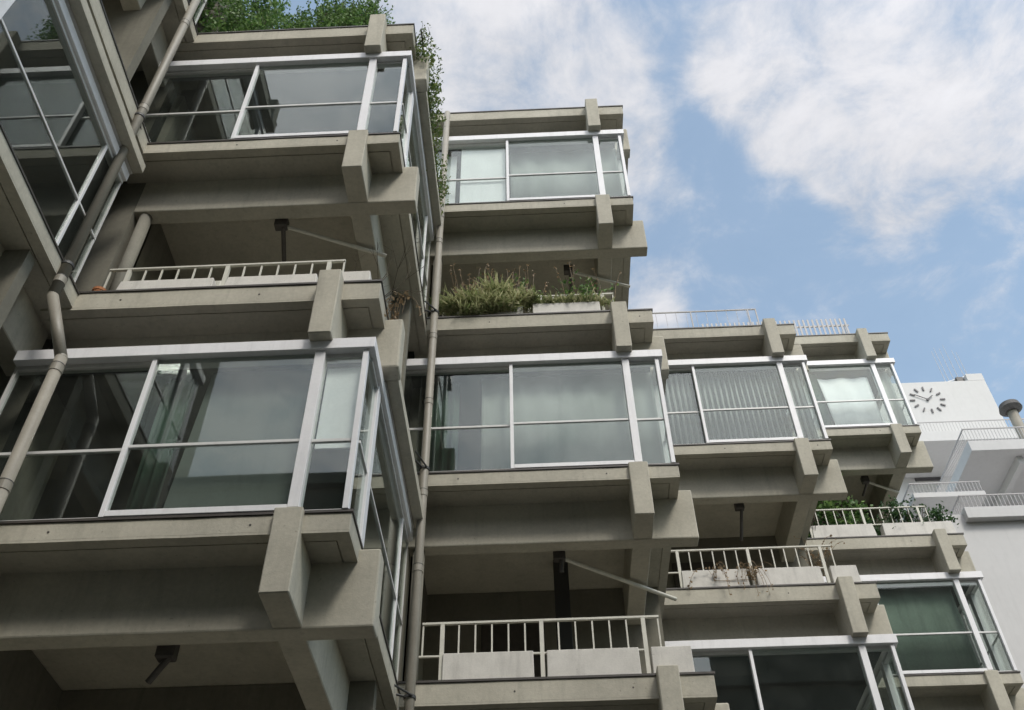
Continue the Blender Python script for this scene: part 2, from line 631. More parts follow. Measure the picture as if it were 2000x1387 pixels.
def railing(X0, y, z):
    r = MB()
    r.box(X0 - 3.27, X0 - .515, y - .012, y + .022, z + .735, z + .765, .003)
    r.box(X0 - 3.29, X0 - .70, y - .008, y + .018, z + .325, z + .345)
    for xp in (-3.03, -1.88, -.70):
        r.box(X0 + xp - .024, X0 + xp + .024, y - .010, y + .030, z + .002, z + .736)
    o = r.obj('railing', 'rail', B)
    xs = [-3.255] + [-3.03 + .1917 * i for i in range(1, 6)] + [-1.88 + .1967 * i for i in range(1, 6)] + [-.528]
    for i, x in enumerate(xs):
        b = MB()
        b.box(X0 + x - .009, X0 + x + .009, y, y + .018, z + (.345 if i < 11 else .004), z + .736)
        b.obj('baluster', 'rail', o)


for c, lv in (('Z', (0, 6, 12)), ('A', (0, 6)), ('B', (0, 6)), ('C', (-6, 0)), ('D', (-6, 0))):
    for d in lv:
        z = COL[c][2] + d
        sill_level(c, z)
        side_window(c, z)
        room(c, z)
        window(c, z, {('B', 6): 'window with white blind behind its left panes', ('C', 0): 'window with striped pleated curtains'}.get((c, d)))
        top_level(c, z + 3.049, {('B', 6): .10, ('D', 0): .155}.get((c, d), 0))
for c, lv in (('Z', (3.049, 9.049)), ('A', (3.049,)), ('B', (-2.951, 3.049)), ('C', (-2.951,)), ('D', (-2.951,))):
    for d in lv:
        z = COL[c][2] + d
        terrace(c, z, .07 if d < 0 else .31, not (c == 'Z'))
for d in (6, 12):  # the unseen bay added to keep skylight off the left wing
    sill_level('W', COL['W'][2] + d)
    room('W', COL['W'][2] + d)
    window('W', COL['W'][2] + d)
    side_window('W', COL['W'][2] + d)
    top_level('W', COL['W'][2] + d + 3.049)
# the storeys below the picture's lower edge, so that the building stands on the ground
top_level('B', COL['B'][2] - 2.951)
for c, zt in (('A', COL['A'][2] - 2.951), ):
    top_level(c, zt)
    terrace(c, zt, .07, False)
m = MB()
for c, zz in (('Z', -1), ('A', -.5), ('B', 2.0), ('C', 2.3), ('D', 5.3)):
    X0, Y0, Zb, XL = COL[c]
    m.box(XL - .2, X0 - .15, Y0 + .3, Y0 + 3.3, -1.6, zz)
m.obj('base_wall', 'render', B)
# a continuous spine wall behind the bays
m = MB()
for c in 'WZABCD':
    X0, Y0, Zb, XL = COL[c]
    n_up = {'W': 14, 'Z': 17.1, 'A': 13.9, 'B': 17.0, 'C': 14.2, 'D': 17.4}[c]
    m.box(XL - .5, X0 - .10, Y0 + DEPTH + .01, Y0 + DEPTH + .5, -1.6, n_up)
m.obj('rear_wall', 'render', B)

# roof railings: thin rail on the third roof, white picket fence on the fourth
X0, Y0, Zb, XL = COL['C']
zr = Zb + 3.049
r = MB()
r.box(X0 - 3.6, X0 - .565, Y0 + .29, Y0 + .315, zr + .80, zr + .825)
for xp in (-3.2, -1.93, -.74, -.575):
    r.box(X0 + xp - .012, X0 + xp + .012, Y0 + .291, Y0 + .314, zr + .003, zr + .80)
for i in range(14):
    r.box(X0 - 3.5 + i * .21 - .004, X0 - 3.5 + i * .21 + .004, Y0 + .297, Y0 + .305, zr + .004, zr + .80)
r.obj('railing', 'railgrey', B)['label'] = 'thin roof railing'
X0, Y0, Zb, XL = COL['D']
zr = Zb + 3.049
r = MB()
yf = 17.6
r.box(4.4, 8.20, yf + .02, yf + .045, zr + .80, zr + .85)
r.box(4.4, 8.20, yf + .02, yf + .045, zr + .35, zr + .40)
x = 4.45
while x < 8.2:
    r.box(x, x + .045, yf, yf + .018, zr + .05, zr + 1.06)
    x += .118
y = yf + .1
while y < yf + .9:
    r.box(8.17, 8.19, y, y + .045, zr + .05, zr + 1.06)
    y += .118
r.obj('picket_fence', 'railgrey', B)


# drainpipes in the inner corners
def drainpipe(pts, rad, joints, brackets):
    m = MB()
    for a, b in zip(pts, pts[1:]):
        m.tube(a, b, rad, 20)
    for p in pts[1:-1]:
        bmesh.ops.create_uvsphere(m.bm, u_segments=16, v_segments=10, radius=rad * 1.02, matrix=Matrix.Translation(p))
    o = m.obj('drainpipe', 'pipe', B, True)
    for z in joints:
        for a, b in zip(pts, pts[1:]):
            if min(a[2], b[2]) <= z <= max(a[2], b[2]):
                t = (z - a[2]) / (b[2] - a[2])
                p = Vector(a).lerp(Vector(b), t)
                d = (Vector(b) - Vector(a)).normalized()
                k = MB()
                k.tube(p - d * .045, p + d * .045, rad * 1.10, 20)
                k.obj('pipe_joint', 'pipe', o)
                k = MB()
                k.tube(p + d * .045, p + d * .053, rad * 1.13, 20)
                k.obj('joint_ring', 'bracket', o)
    for (p, q) in brackets:
        k = MB()
        p = Vector(p)
        q = Vector(q)
        k.tube(p - Vector((0, 0, .018)), p + Vector((0, 0, .018)), rad * 1.2, 18)
        k.tube(p, q, .014, 8)
        k.tube(p + Vector((rad * .6, -rad, 0)), q + Vector((.02, -.16, .02)), .012, 8)
        k.obj('pipe_bracket', 'bracket', o)


px, py = -1.455, 10.02
drainpipe([(px, py, -1.5), (px, py, 16.95)], .057, [4.0, 6.6, 7.72, 9.3, 10.62, 12.9, 13.6],
          [((px, py, 4.98), (-1.62, 9.95, 5.0)), ((px, py, 8.12), (-1.56, 9.85, 8.14)), ((px, py, 11.16), (-1.60, 9.95, 11.16)), ((px, py, 14.35), (-1.56, 9.9, 14.3))])
drainpipe([(-4.50, 6.45, -1.5), (-4.50, 6.45, 6.75), (-4.845, 6.40, 7.62), (-4.845, 6.40, 17.0)], .058, [5.2, 6.6, 7.85, 10.45, 11.25, 13.6],
          [((-4.845, 6.40, 8.1), (-4.90, 6.6, 8.12)), ((-4.845, 6.40, 11.05), (-4.90, 6.6, 11.08))])


# awning arms folded under the beams
def awning_arm(p, q, drop):
    p = Vector(p)
    k = MB()
    k.box(p.x - .08, p.x + .08, p.y - .06, p.y + .06, p.z - .05, p.z + .12, .01)
    k.tube(p + Vector((.03, 0, -.03)), p + Vector(drop), .03, 8)
    if q is None:
        k.obj('awning_bracket', 'metal_dark', B)
        return
    m = MB()
    m.tube(p, Vector(q), .028, 10)
    o = m.obj('awning_arm', 'rail', B)
    k.obj('arm_bracket', 'metal_dark', o)


awning_arm((-3.15, 7.56, 10.22), (-1.87, 8.12, 10.21), (-.05, .50, -.1))
awning_arm((.70, 11.09, 13.31), (1.79, 11.50, 13.31), (.05, .45, -.1))
awning_arm((.26, 10.93, 7.31), (1.86, 12.05, 7.31), (.02, .05, -.2))
awning_arm((7.43, 17.97, 13.76), (8.28, 18.44, 13.76), (.0, .4, -.1))
awning_arm((3.60, 14.42, 10.56), None, (-.02, .3, -.5))
awning_arm((-3.20, 7.56, 4.22), None, (-.14, .1, -.2))


# ------------------------------------------------------------------ blinds and curtains hanging behind the panes
def hanging(name, label, cat, x0, x1, y, z0, z1, m, amp, wave, group=None, slant=0.0, thick=.012):
    bm = bmesh.new()
    n = max(2, int((x1 - x0) / wave * 8)) if amp else 6
    rows = []
    for z in (z0, z1):
        f, b = [], []
        for i in range(n + 1):
            t = i / n
            x = x0 + (x1 - x0) * t + (slant if z == z1 else 0) * (1 - t)
            dy = amp * math.sin(2 * math.pi * (x - x0) / wave + .6 * math.sin(3.1 * x)) if amp else 0
            f.append(bm.verts.new((x, y + dy, z)))
            b.append(bm.verts.new((x, y + dy + thick, z)))
        rows.append((f, b))
    (f0, b0), (f1, b1) = rows
    for i in range(n):
        bm.faces.new((f0[i], f0[i + 1], f1[i + 1], f1[i]))
        bm.faces.new((b0[i + 1], b0[i], b1[i], b1[i + 1]))
        bm.faces.new((b0[i], b0[i + 1], f0[i + 1], f0[i]))
        bm.faces.new((f1[i], f1[i + 1], b1[i + 1], b1[i]))
    for i in (0, n):
        bm.faces.new((f0[i], b0[i], b1[i], f1[i]) if i else (b0[i], f0[i], f1[i], b1[i]))
    k = MB()
    k.bm.free()
    k.bm = bm
    o = k.obj(name, m, None, bool(amp))
    return tag(o, label, cat, group)


def cx(c, rel):
    return COL[c][0] + rel


def cy(c, rel):
    return COL[c][1] + rel


def cz(c, d, rel):
    return COL[c][2] + d + rel


hanging('blind', 'plain grey blind across the large pane of the lowest left window', 'blind', cx('A', -1.78), cx('A', -.56), cy('A', .22), cz('A', 0, .02), cz('A', 0, 1.95), 'blind_dark', 0, 1, slant=.12)
hanging('blind', 'narrow white blind in the corner pane of the lowest left window', 'blind', cx('A', -.45), cx('A', -.10), cy('A', .11), cz('A', 0, .80), cz('A', 0, 1.84), 'blind_white', 0, 1)
hanging('blind', 'bright white blind behind the left pane of the top middle window', 'blind', cx('B', -3.05), cx('B', -2.23), cy('B', .12), cz('B', 6, .02), cz('B', 6, 1.93), 'blind_white', 0, 1)
hanging('blind', 'white blind in the side glazing corner beside the hanging creeper', 'blind', cx('B', -3.6), cx('B', -3.15), cy('B', .26), cz('B', 6, .02), cz('B', 6, 1.90), 'blind_white', 0, 1)
hanging('curtain', 'thin grey curtain drawn across the top middle window right of its white blind', 'curtain', cx('B', -2.14), cx('B', -.12), cy('B', .28), cz('B', 6, .02), cz('B', 6, 1.95), 'blind_grey', .02, .52)
hanging('curtain', 'smooth grey curtain behind the wide window above the lower middle terrace', 'curtain', cx('B', -2.62), cx('B', -.12), cy('B', .26), cz('B', 0, .02), cz('B', 0, 1.95), 'blind_grey', .010, .33)
hanging('curtain', 'vertically striped pleated curtain behind the left pane of the upper third window', 'curtain', cx('C', -3.3), cx('C', -2.23), cy('C', .22), cz('C', 0, .03), cz('C', 0, 1.95), 'stripes', .03, .105, 'striped pleated curtains')
hanging('curtain', 'wide vertically striped pleated curtain behind the large pane of the upper third window', 'curtain', cx('C', -2.13), cx('C', -.58), cy('C', .20), cz('C', 0, .03), cz('C', 0, 1.95), 'stripes', .03, .105, 'striped pleated curtains')
hanging('curtain', 'narrow pleated curtain in the corner pane of the upper third window', 'curtain', cx('C', -.45), cx('C', -.10), cy('C', .22), cz('C', 0, .03), cz('C', 0, 1.95), 'stripes', .03, .105, 'striped pleated curtains')
hanging('curtain', 'white cloth hung in the farthest upper window beside a green curtain', 'curtain', cx('D', -1.75), cx('D', -.66), cy('D', .20), cz('D', 0, .05), cz('D', 0, 1.72), 'blind_white', .02, .55, slant=-.1)
hanging('curtain', 'green curtain at the left of the white cloth in the farthest upper window', 'curtain', cx('D', -3.1), cx('D', -1.80), cy('D', .24), cz('D', 0, .03), cz('D', 0, 1.95), 'curtain_green', .02, .3)
hanging('curtain', 'pale narrow curtain in the corner pane of the farthest upper window', 'curtain', cx('D', -.44), cx('D', -.10), cy('D', .24), cz('D', 0, .03), cz('D', 0, 1.95), 'curtain_grey', .02, .15)
hanging('curtain', 'dull green curtain filling the lowest window at the far right', 'curtain', cx('D', -3.1), cx('D', -.56), cy('D', .24), cz('D', -6, .03), cz('D', -6, 1.95), 'curtain_dull', .012, .6)

hanging('curtain', 'dark green curtain gathered at the left of the large pane of the lowest left window', 'curtain', cx('A', -2.14), cx('A', -1.84), cy('A', .26), cz('A', 0, .02), cz('A', 0, 1.90), 'curtain_green', .03, .11)
hanging('curtain', 'dark green curtain behind the left pane of the wide middle window beside the drainpipe', 'curtain', cx('B', -3.35), cx('B', -2.95), cy('B', .28), cz('B', 0, .02), cz('B', 0, 1.90), 'curtain_green', .03, .12)


# tie holes left in the slab edges
def tie_hole(c, rel, z):
    k_ = MB()
    x_ = COL[c][0] + rel
    y_ = COL[c][1]
    k_.tube((x_, y_ - .003, z), (x_, y_ + .01, z), .011, 10)
    k_.obj('tie_hole', 'metal_dark', B)


for c_, d_, rels in (('A', 0, (-.86, -2.6)), ('A', 6, (-.80, -2.1)), ('B', 0, (-.95, -2.9)), ('B', 6, (-1.2,)), ('C', 0, (-1.9, -.25)), ('D', 0, (-.9,))):
    for rl in rels:
        tie_hole(c_, rl, COL[c_][2] + d_ - .12)
for c_, d_, rels in (('A', 3.049, (-2.8, -1.3)), ('B', 3.049, (-2.5, -.2)), ('B', -2.951, (-.9, -2.2)), ('C', -2.951, (-1.4,)), ('D', -2.951, (-1.1,))):
    for rl in rels:
        tie_hole(c_, rl, COL[c_][2] + d_ - .15)

# ------------------------------------------------------------------ planters on the terraces
PL = [('A', 3.049, (-3.01, -1.90), .12, .03, 'tapered white planter at the left end of the upper left terrace railing'),
      ('A', 3.049, (-1.80, -.74), .12, .03, 'tapered white planter in the middle of the upper left terrace railing'),
      ('A', 3.049, (-.57, -.15), .12, .02, 'short tapered white planter right of the concrete bracket on the upper left terrace'),
      ('B', 3.049, (-3.02, -1.98), .10, .005, 'white planter overgrown by a big grass clump on the upper middle terrace'),
      ('B', 3.049, (-1.83, -.77), .10, .005, 'white planter topped with short grass on the upper middle terrace'),
      ('B', -2.951, (-3.015, -1.98), .03, .003, 'bare white box planter beside the drainpipe on the lowest middle terrace'),
      ('B', -2.951, (-1.833, -.787), .03, .003, 'bare white box planter between the two right railing posts of the lowest middle terrace'),
      ('B', -2.951, (-.655, -.195), .03, .003, 'short white box planter past the railing end on the lowest middle terrace'),
      ('C', -2.951, (-3.02, -1.96), .03, .01, 'white planter at the left of the third terrace with dry weeds at its right end'),
      ('C', -2.951, (-1.83, -.78), .03, .01, 'white planter in the middle of the third terrace behind hanging dry stems'),
      ('C', -2.951, (-.64, -.20), .03, .01, 'short white planter at the right end of the third terrace'),
      ('D', -2.951, (-3.02, -1.72), .03, .02, 'long white planter at the left of the farthest terrace below the railing'),
      ('D', -2.951, (-1.56, -.09), .03, .02, 'long white planter under the bushy plant at the right of the farthest terrace')]
for c, d, (xa, xb), yo, tp, lab in PL:
    X0, Y0, Zb, XL = COL[c]
    z = Zb + d + .006
    m = MB()
    h = .345
    m.box(X0 + xa, X0 + xb, Y0 + yo - .0, Y0 + yo + .24, z, z + h, .008, tp)
    # a rim round the soil
    p = m.obj('planter', 'planter', None)
    tag(p, lab, 'planter', 'white cement planters along the terraces')
    s = MB()
    s.box(X0 + xa + tp + .03, X0 + xb - tp - .03, Y0 + yo + tp + .03, Y0 + yo + .24 - tp - .03, z + h + .001, z + h + .012)
    s.obj('soil', 'twig', p)


# ------------------------------------------------------------------ plants
def rv(s=1.0):
    return Vector((random.uniform(-s, s), random.uniform(-s, s), random.uniform(-s, s)))


def add_leaf(bm, p, size, d=None, up=.3):
    n = (rv() + Vector((0, -.3, up))).normalized()
    a = (d or rv()).normalized()
    a = (a - n * a.dot(n))
    if a.length < .01:
        a = n.orthogonal()
    a.normalize()
    b = n.cross(a)
    L_ = size * random.uniform(.7, 1.3)
    w = L_ * random.uniform(.28, .42)
    vs = [bm.verts.new(p), bm.verts.new(p + a * L_ * .5 + b * w), bm.verts.new(p + a * L_), bm.verts.new(p + a * L_ * .5 - b * w)]
    bm.faces.new(vs)


def foliage(name, label, cat, blobs, per, size, m, stems=None, group=None, stem_r=.012, wisps=0):
    """leaves on many short twigs, spread through lumpy blobs (centre, radii); stems: list of paths"""
    root = empty(name, label, cat, group)
    bm = bmesh.new()
    tw = MB()
    for (c, r) in blobs:
        c = Vector(c)
        k = int(per)
        for _ in range(k):
            q = rv()
            while q.length > 1:
                q = rv()
            q = q.normalized() * (q.length ** .55)
            p = c + Vector((q.x * r[0], q.y * r[1], q.z * r[2]))
            if noise.noise(p * 3.2) < -.12:
                continue
            d = rv()
            for j in range(random.randint(4, 8)):
                add_leaf(bm, p + d * (.035 * j) + rv(.03), size)
        for _ in range(5):
            q = rv()
            tw.tube(c - Vector((0, 0, r[2] * .8)), c + Vector((q.x * r[0] * .8, q.y * r[1] * .8, r[2] * .7)), stem_r * .5, 5)
    if len(blobs) > 1:
        tw.path([Vector(c_) - Vector((0, 0, r_[2] * .8)) for c_, r_ in blobs], stem_r * .5, 5)
    if wisps:
        for _ in range(wisps):
            c, r = random.choice(blobs)
            p = Vector(c) + Vector((random.uniform(-1, 1) * r[0] * .8, random.uniform(-.8, .8) * r[1], r[2] * random.uniform(.2, .8)))
            d = Vector((random.uniform(-.5, .5), random.uniform(-.3, .3), 1)).normalized()
            pts = [p.copy()]
            for j in range(random.randint(5, 10)):
                p = p + d * .06
                d = (d + rv(.18)).normalized()
                pts.append(p.copy())
                for _q in range(4):
                    add_leaf(bm, p + rv(.02), size * .9, d + rv(.6))
            tw.path([Vector(c)] + pts, .003, 4)
    k = MB()
    k.bm.free()
    k.bm = bm
    k.obj('leaves', m, root)
    for s in (stems or []):
        tw.tube(s[0], Vector(blobs[0][0]) - Vector((0, 0, blobs[0][1][2] * .8)), stem_r * .5, 5)
        tw.path(s, stem_r, 6)
    tw.obj('stems', 'twig', root)
    return root


def blades(name, label, cat, spots, m, length, width, droop, group=None, stalks=0):
    root = empty(name, label, cat, group)
    bm = bmesh.new()
    for (p, n, ls) in spots:
        for _ in range(n):
            b = Vector(p) + Vector((random.gauss(0, .10), random.gauss(0, .045), 0))
            a = random.uniform(0, 2 * math.pi)
            d = Vector((math.cos(a), math.sin(a) - .35, 0))
            l = length * ls * random.uniform(.55, 1.25)
            w = width * random.uniform(.7, 1.3)
            s = Vector((-d.y, d.x, 0)).normalized() * w
            pts = []
            dr = droop * random.uniform(.5, 1.5)
            for t in (0, .35, .7, 1.0):
                pts.append(b + d * l * (t * .35 + dr * .5 * t * t) + Vector((0, 0, l * (t - dr * t * t))))
            vs = []
            for i, q in enumerate(pts):
                k = (1, .95, .7, .1)[i]
                vs.append((bm.verts.new(q - s * k), bm.verts.new(q + s * k)))
            for (a0, a1), (b0, b1) in zip(vs, vs[1:]):
                bm.faces.new((a0, a1, b1, b0))
    k = MB()
    k.bm.free()
    k.bm = bm
    k.obj('leaves', m, root)
    if stalks:
        st = MB()
        hd = bmesh.new()
        for _ in range(stalks):
            p, n, ls = random.choice(spots)
            b = Vector(p) + Vector((random.gauss(0, .12), random.gauss(0, .03), .1))
            st.tube(b, (b.x, spots[0][0][1], spots[0][0][2] + .02), .0035, 4)
            tip = b + Vector((random.uniform(-.16, .16), random.uniform(-.1, .08), random.uniform(.30, .92)))
            st.path([b, b.lerp(tip, .5) + rv(.03), tip], .0035, 4)
            for _ in range(7):
                q = tip + rv(.03)
                add_leaf(hd, q, .03)
                if random.random() < .5:
                    add_leaf(hd, b.lerp(tip, random.uniform(.4, .9)) + rv(.02), .05)
        k = MB()
        k.bm.free()
        k.bm = hd
        k.obj('dry_flower_heads', 'dry', root)  # dried flower heads at the tips, a few leaves along the stalks
        xs_ = [p_[0] for p_, _n, _l in spots]
        st.path([(min(xs_) - .3, spots[0][0][1], spots[0][0][2] + .02), (max(xs_) + .3, spots[0][0][1], spots[0][0][2] + .02)], .006, 4)
        st.obj('stalks', 'dry', root)
    return root


# big shrubs on the roof of the left bay
XA, YA, ZA, _ = COL['A']
zr = ZA + 9.05
foliage('roof_shrub', 'dark dense shrub at the left end of the left roof terrace behind the drainpipe', 'shrub',
        [((-4.70, YA + .35, zr + .55), (.35, .28, .6)), ((-4.45, YA + .45, zr + 1.1), (.42, .3, .6)), ((-4.85, YA + .5, zr + 1.5), (.5, .35, .6)), ((-4.2, YA + .3, zr + .45), (.3, .22, .45)), ((-4.3, YA + .45, zr + 1.65), (.35, .3, .4))],
        300, .058, 'leaf', [[(-4.7, YA + .5, zr), (-4.6, YA + .6, zr + 1.2)]], wisps=50)
foliage('roof_shrub', 'low feathery green shrub in the middle of the left roof terrace edge', 'shrub',
        [((-3.72, YA + .28, zr + .32), (.38, .2, .30)), ((-3.25, YA + .32, zr + .55), (.34, .22, .48)), ((-3.05, YA + .38, zr + 1.05), (.26, .2, .42)), ((-3.45, YA + .3, zr + .35), (.3, .2, .35))],
        260, .045, 'leaf', [[(-3.5, YA + .4, zr), (-3.3, YA + .4, zr + .9)]], wisps=70)
foliage('roof_shrub', 'rounded bright green shrub left of the roof bracket of the left bay', 'shrub',
        [((-2.80, YA + .27, zr + .38), (.33, .2, .36)), ((-2.45, YA + .30, zr + .55), (.30, .22, .46)), ((-2.45, YA + .42, zr + 1.0), (.32, .22, .42)), ((-2.75, YA + .4, zr + .95), (.26, .2, .35))],
        260, .045, 'leaf', [[(-2.6, YA + .4, zr), (-2.5, YA + .4, zr + .8)]], wisps=70)


def creeper():
    root = empty('creeper', 'yellow green creeper hanging down the side of the left bay from its roof corner', 'creeper')
    bm = bmesh.new()
    st = MB()
    for i in range(46):
        y = YA + .25 + random.random() ** 1.3 * 3.0
        x = XA + .12 + random.uniform(-.12, .12)
        z = zr + random.uniform(-.15, .35)
        ln = random.uniform(.2, 1.15) * (1.0 if y > YA + .8 else .45)
        p = Vector((x, y, z))
        pts = [p.copy()]
        d = Vector((random.uniform(-.06, .07), random.uniform(-.05, .08), -1))
        k = int(ln / .09)
        for j in range(k):
            p = p + d * .09 + rv(.018)
            d.x += random.uniform(-.06, .06)
            d.y += random.uniform(-.05, .06)
            pts.append(p.copy())
            dens = max(0, 1 - j / k * .75)
            for _ in range(int(8 * dens) + 1):
                add_leaf(bm, p + rv(.075), .05)
        st.path(pts[::2], .003, 4)
        st.path([pts[0], Vector((XA + .1, y, zr + .03))], .004, 4)
    st.path([(XA + .1, YA + .1, zr + .03), (XA + .1, YA + 3.3, zr + .03)], .012, 5)
    for i in range(12):     # wiry shoots over the corner
        p = Vector((XA + random.uniform(-.15, .2), YA + random.uniform(.15, .8), zr + .05))
        st.path([p.copy(), Vector((XA + .1, p.y, zr + .03))], .004, 4)
        pts = [p.copy()]
        d = Vector((random.uniform(-.25, .35), random.uniform(-.1, .1), 1))
        for j in range(random.randint(4, 8)):
            p = p + d * .08 + rv(.02)
            pts.append(p.copy())
            for _ in range(2):
                add_leaf(bm, p + rv(.04), .035)
        st.path(pts, .003, 4)
    for i in range(160):
        p = Vector((XA + random.uniform(.0, .32), YA + random.uniform(.25, 1.3), zr + random.uniform(-.55, .18)))
        for _ in range(4):
            add_leaf(bm, p + rv(.05), .055)
    k = MB()
    k.bm.free()
    k.bm = bm
    k.obj('leaves', 'leaf_y', root)
    st.obj('stems', 'twig', root)


creeper()

XB, YB, ZB, _ = COL['B']
zt = ZB + 3.049 + .36
sp = [((XB - 3.15 + .13 * i, YB + .16 + random.uniform(-.05, .05), zt - .05), 70, random.uniform(.8, 1.15)) for i in range(10)]
sp += [((XB - 2.35, YB + .2, zt + .12), 120, 1.25), ((XB - 2.15, YB + .2, zt + .10), 120, 1.2), ((XB - 2.62, YB + .05, zt - .18), 110, .9), ((XB - 2.75, YB + .02, zt - .30), 100, .8), ((XB - 2.25, YB + .06, zt - .15), 70, .8), ((XB - 1.92, YB + .12, zt + .0), 90, 1.0)]
sp = [(Vector(p_) + Vector((random.uniform(-.06, .06), random.uniform(-.04, .04), random.uniform(-.06, .05))), int(n_ * random.uniform(.7, 1.7)), l_ * random.uniform(.8, 1.4)) for p_, n_, l_ in sp]
sp += [((XB - 3.0 + .12 * i, YB + .04, zt - .14), 70, .85) for i in range(6)]
blades('grass_plant', 'large drooping clump of grassy succulents spilling over its planter on the upper middle terrace', 'plant', sp, 'grass', .31, .0135, .72, None, 46)
sp = [((XB - 1.75 + .10 * i, YB + .17, zt - .02), 46, random.uniform(.6, .9)) for i in range(11)]
blades('grass_plant', 'short straw green grass along the right planter of the upper middle terrace', 'plant', sp, 'grass', .25, .012, .5, None, 6)
foliage('terrace_shrub', 'thin leggy green shrub under the beam left of centre on the upper middle terrace', 'shrub',
        [((XB - 2.45, YB + .45, zt + .72), (.40, .2, .26)), ((XB - 2.05, YB + .4, zt + .62), (.28, .15, .25)), ((XB - 2.85, YB + .5, zt + .7), (.25, .2, .25))], 34, .055, 'leaf',
        [[(XB - 2.2, YB + .3, zt - .3), (XB - 2.3, YB + .4, zt + .5), (XB - 2.5, YB + .45, zt + .9)]], None, .010)
foliage('terrace_shrub', 'spindly green weed crossing the folded awning arm on the upper middle terrace', 'shrub',
        [((XB - 1.1, YB + .3, zt + .45), (.30, .12, .45)), ((XB - .85, YB + .28, zt + .3), (.22, .12, .32))], 40, .055, 'leaf',
        [[(XB - 1.1, YB + .2, zt - .1), (XB - 1.0, YB + .4, zt + .4), (XB - .85, YB + .5, zt + .95)], [(XB - 1.2, YB + .2, zt), (XB - 1.45, YB + .4, zt + .7)]], None, .006)

XC, YC, ZC, _ = COL['C']
XD, YD, ZD, _ = COL['D']
zd = ZD - 2.951
foliage('potted_tree', 'dark leafy tree standing in the shade of the farthest terrace under the beams', 'tree',
        [((XD - 2.6, YD + .9, zd + 1.35), (.6, .45, .6)), ((XD - 2.0, YD + .75, zd + 1.1), (.5, .35, .5)), ((XD - 2.75, YD + .5, zd + 1.15), (.35, .25, .4)), ((XD - 2.9, YD + 1.0, zd + .9), (.4, .4, .5)), ((XD - 2.2, YD + .7, zd + 1.9), (.35, .25, .3))],
        170, .10, 'leaf', [[(XD - 2.4, YD + 1.2, zd), (XD - 2.4, YD + 1.2, zd + 1.6)]], None, .03)
foliage('terrace_shrub', 'loose grey green bush spreading over the right planter of the farthest terrace', 'shrub',
        [((XD - 1.15, YD + .22, zd + .62), (.38, .22, .30)), ((XD - .65, YD + .2, zd + .62), (.38, .2, .26)), ((XD - .95, YD + .3, zd + .85), (.35, .2, .22)), ((XD - .25, YD + .2, zd + .55), (.3, .15, .16))],
        90, .065, 'leaf_d', [[(XD - 1, YD + .2, zd + .3), (XD - .8, YD + .2, zd + .9)]])
foliage('terrace_shrub', 'low dark hedge behind the railing of the farthest terrace', 'shrub',
        [((XD - 2.7 + .5 * i, YD + .6, zd + .45), (.35, .2, .4)) for i in range(5)], 80, .07, 'leaf_d', None)


def dry_stems(name, label, starts, n, down, m='dry'):
    root = empty(name, label, 'dry plant')
    st = MB()
    bm = bmesh.new()
    if len(starts) > 1:
        st.path(starts, .005, 4)
    for _ in range(n):
        q0 = random.choice(starts)
        p = Vector(q0) + rv(.05)
        st.tube(q0, p, .004, 4)
        d = Vector((random.uniform(-.4, .4), -.35, 1.0))
        pts = [p.copy()]
        for j in range(random.randint(6, 12)):
            p = p + d.normalized() * .07
            d.z -= down * random.uniform(.6, 1.4)
            d.y *= .7
            d.x += random.uniform(-.15, .15)
            pts.append(p.copy())
            if random.random() < .8:
                add_leaf(bm, p + rv(.02), .05)
        st.path(pts, .0035, 4)
    k = MB()
    k.bm.free()
    k.bm = bm
    k.obj('leaves', m, root)
    st.obj('stems', m, root)


zc = ZC - 2.951 + .33
dry_stems('dry_weed', 'brown withered stems trailing over the edge between two planters of the third terrace', [(XC - 1.9, YC + .06, zc - .1), (XC - 1.9, YC + .02, zc - .2), (XC - 2.5, YC + .02, zc - .2)], 16, .33)
dry_stems('dry_weed', 'dead bush at the right end of the third terrace railing', [(XC - .8, YC + .3, zc), (XC - .7, YC + .3, zc)], 16, .10)


def bare_branch(name, label, base, n, reach):
    root = empty(name, label, 'dry plant')
    st = MB()

    def grow(p, d, l, r, k):
        q = p + d * l
        st.tube(p, q, r, 5, r * .7)
        if k:
            for _ in range(2 + (random.random() < .4)):
                grow(q, (d + rv(.65)).normalized(), l * random.uniform(.6, .85), r * .65, k - 1)
    for _ in range(n):
        grow(Vector(base), (Vector(reach) + rv(.3)).normalized(), .34, .007, 3)
    st.obj('branches', 'twig', root)


bare_branch('bare_twig', 'leafless twig sticking up at the right end of the upper left terrace', (XA - .12, YA + .35, ZA + 3.06), 3, (.3, .1, 1))
bare_branch('bare_twig', 'single upright dry stem beside the railing end of the upper left terrace', (XA - .40, YA + .4, ZA + 3.06), 1, (0, .05, 1))
bare_branch('bare_twig', 'dry twigs rising from the left corner of the farthest terrace', (XD - 3.0, YD + .1, ZD - 2.9), 3, (.1, -.2, 1))
dry_stems('dry_weed', 'small brown weed rooted on the concrete beam end beside the upper left terrace', [(XA + .08, YA + .50, ZA + 2.93)], 9, .22)

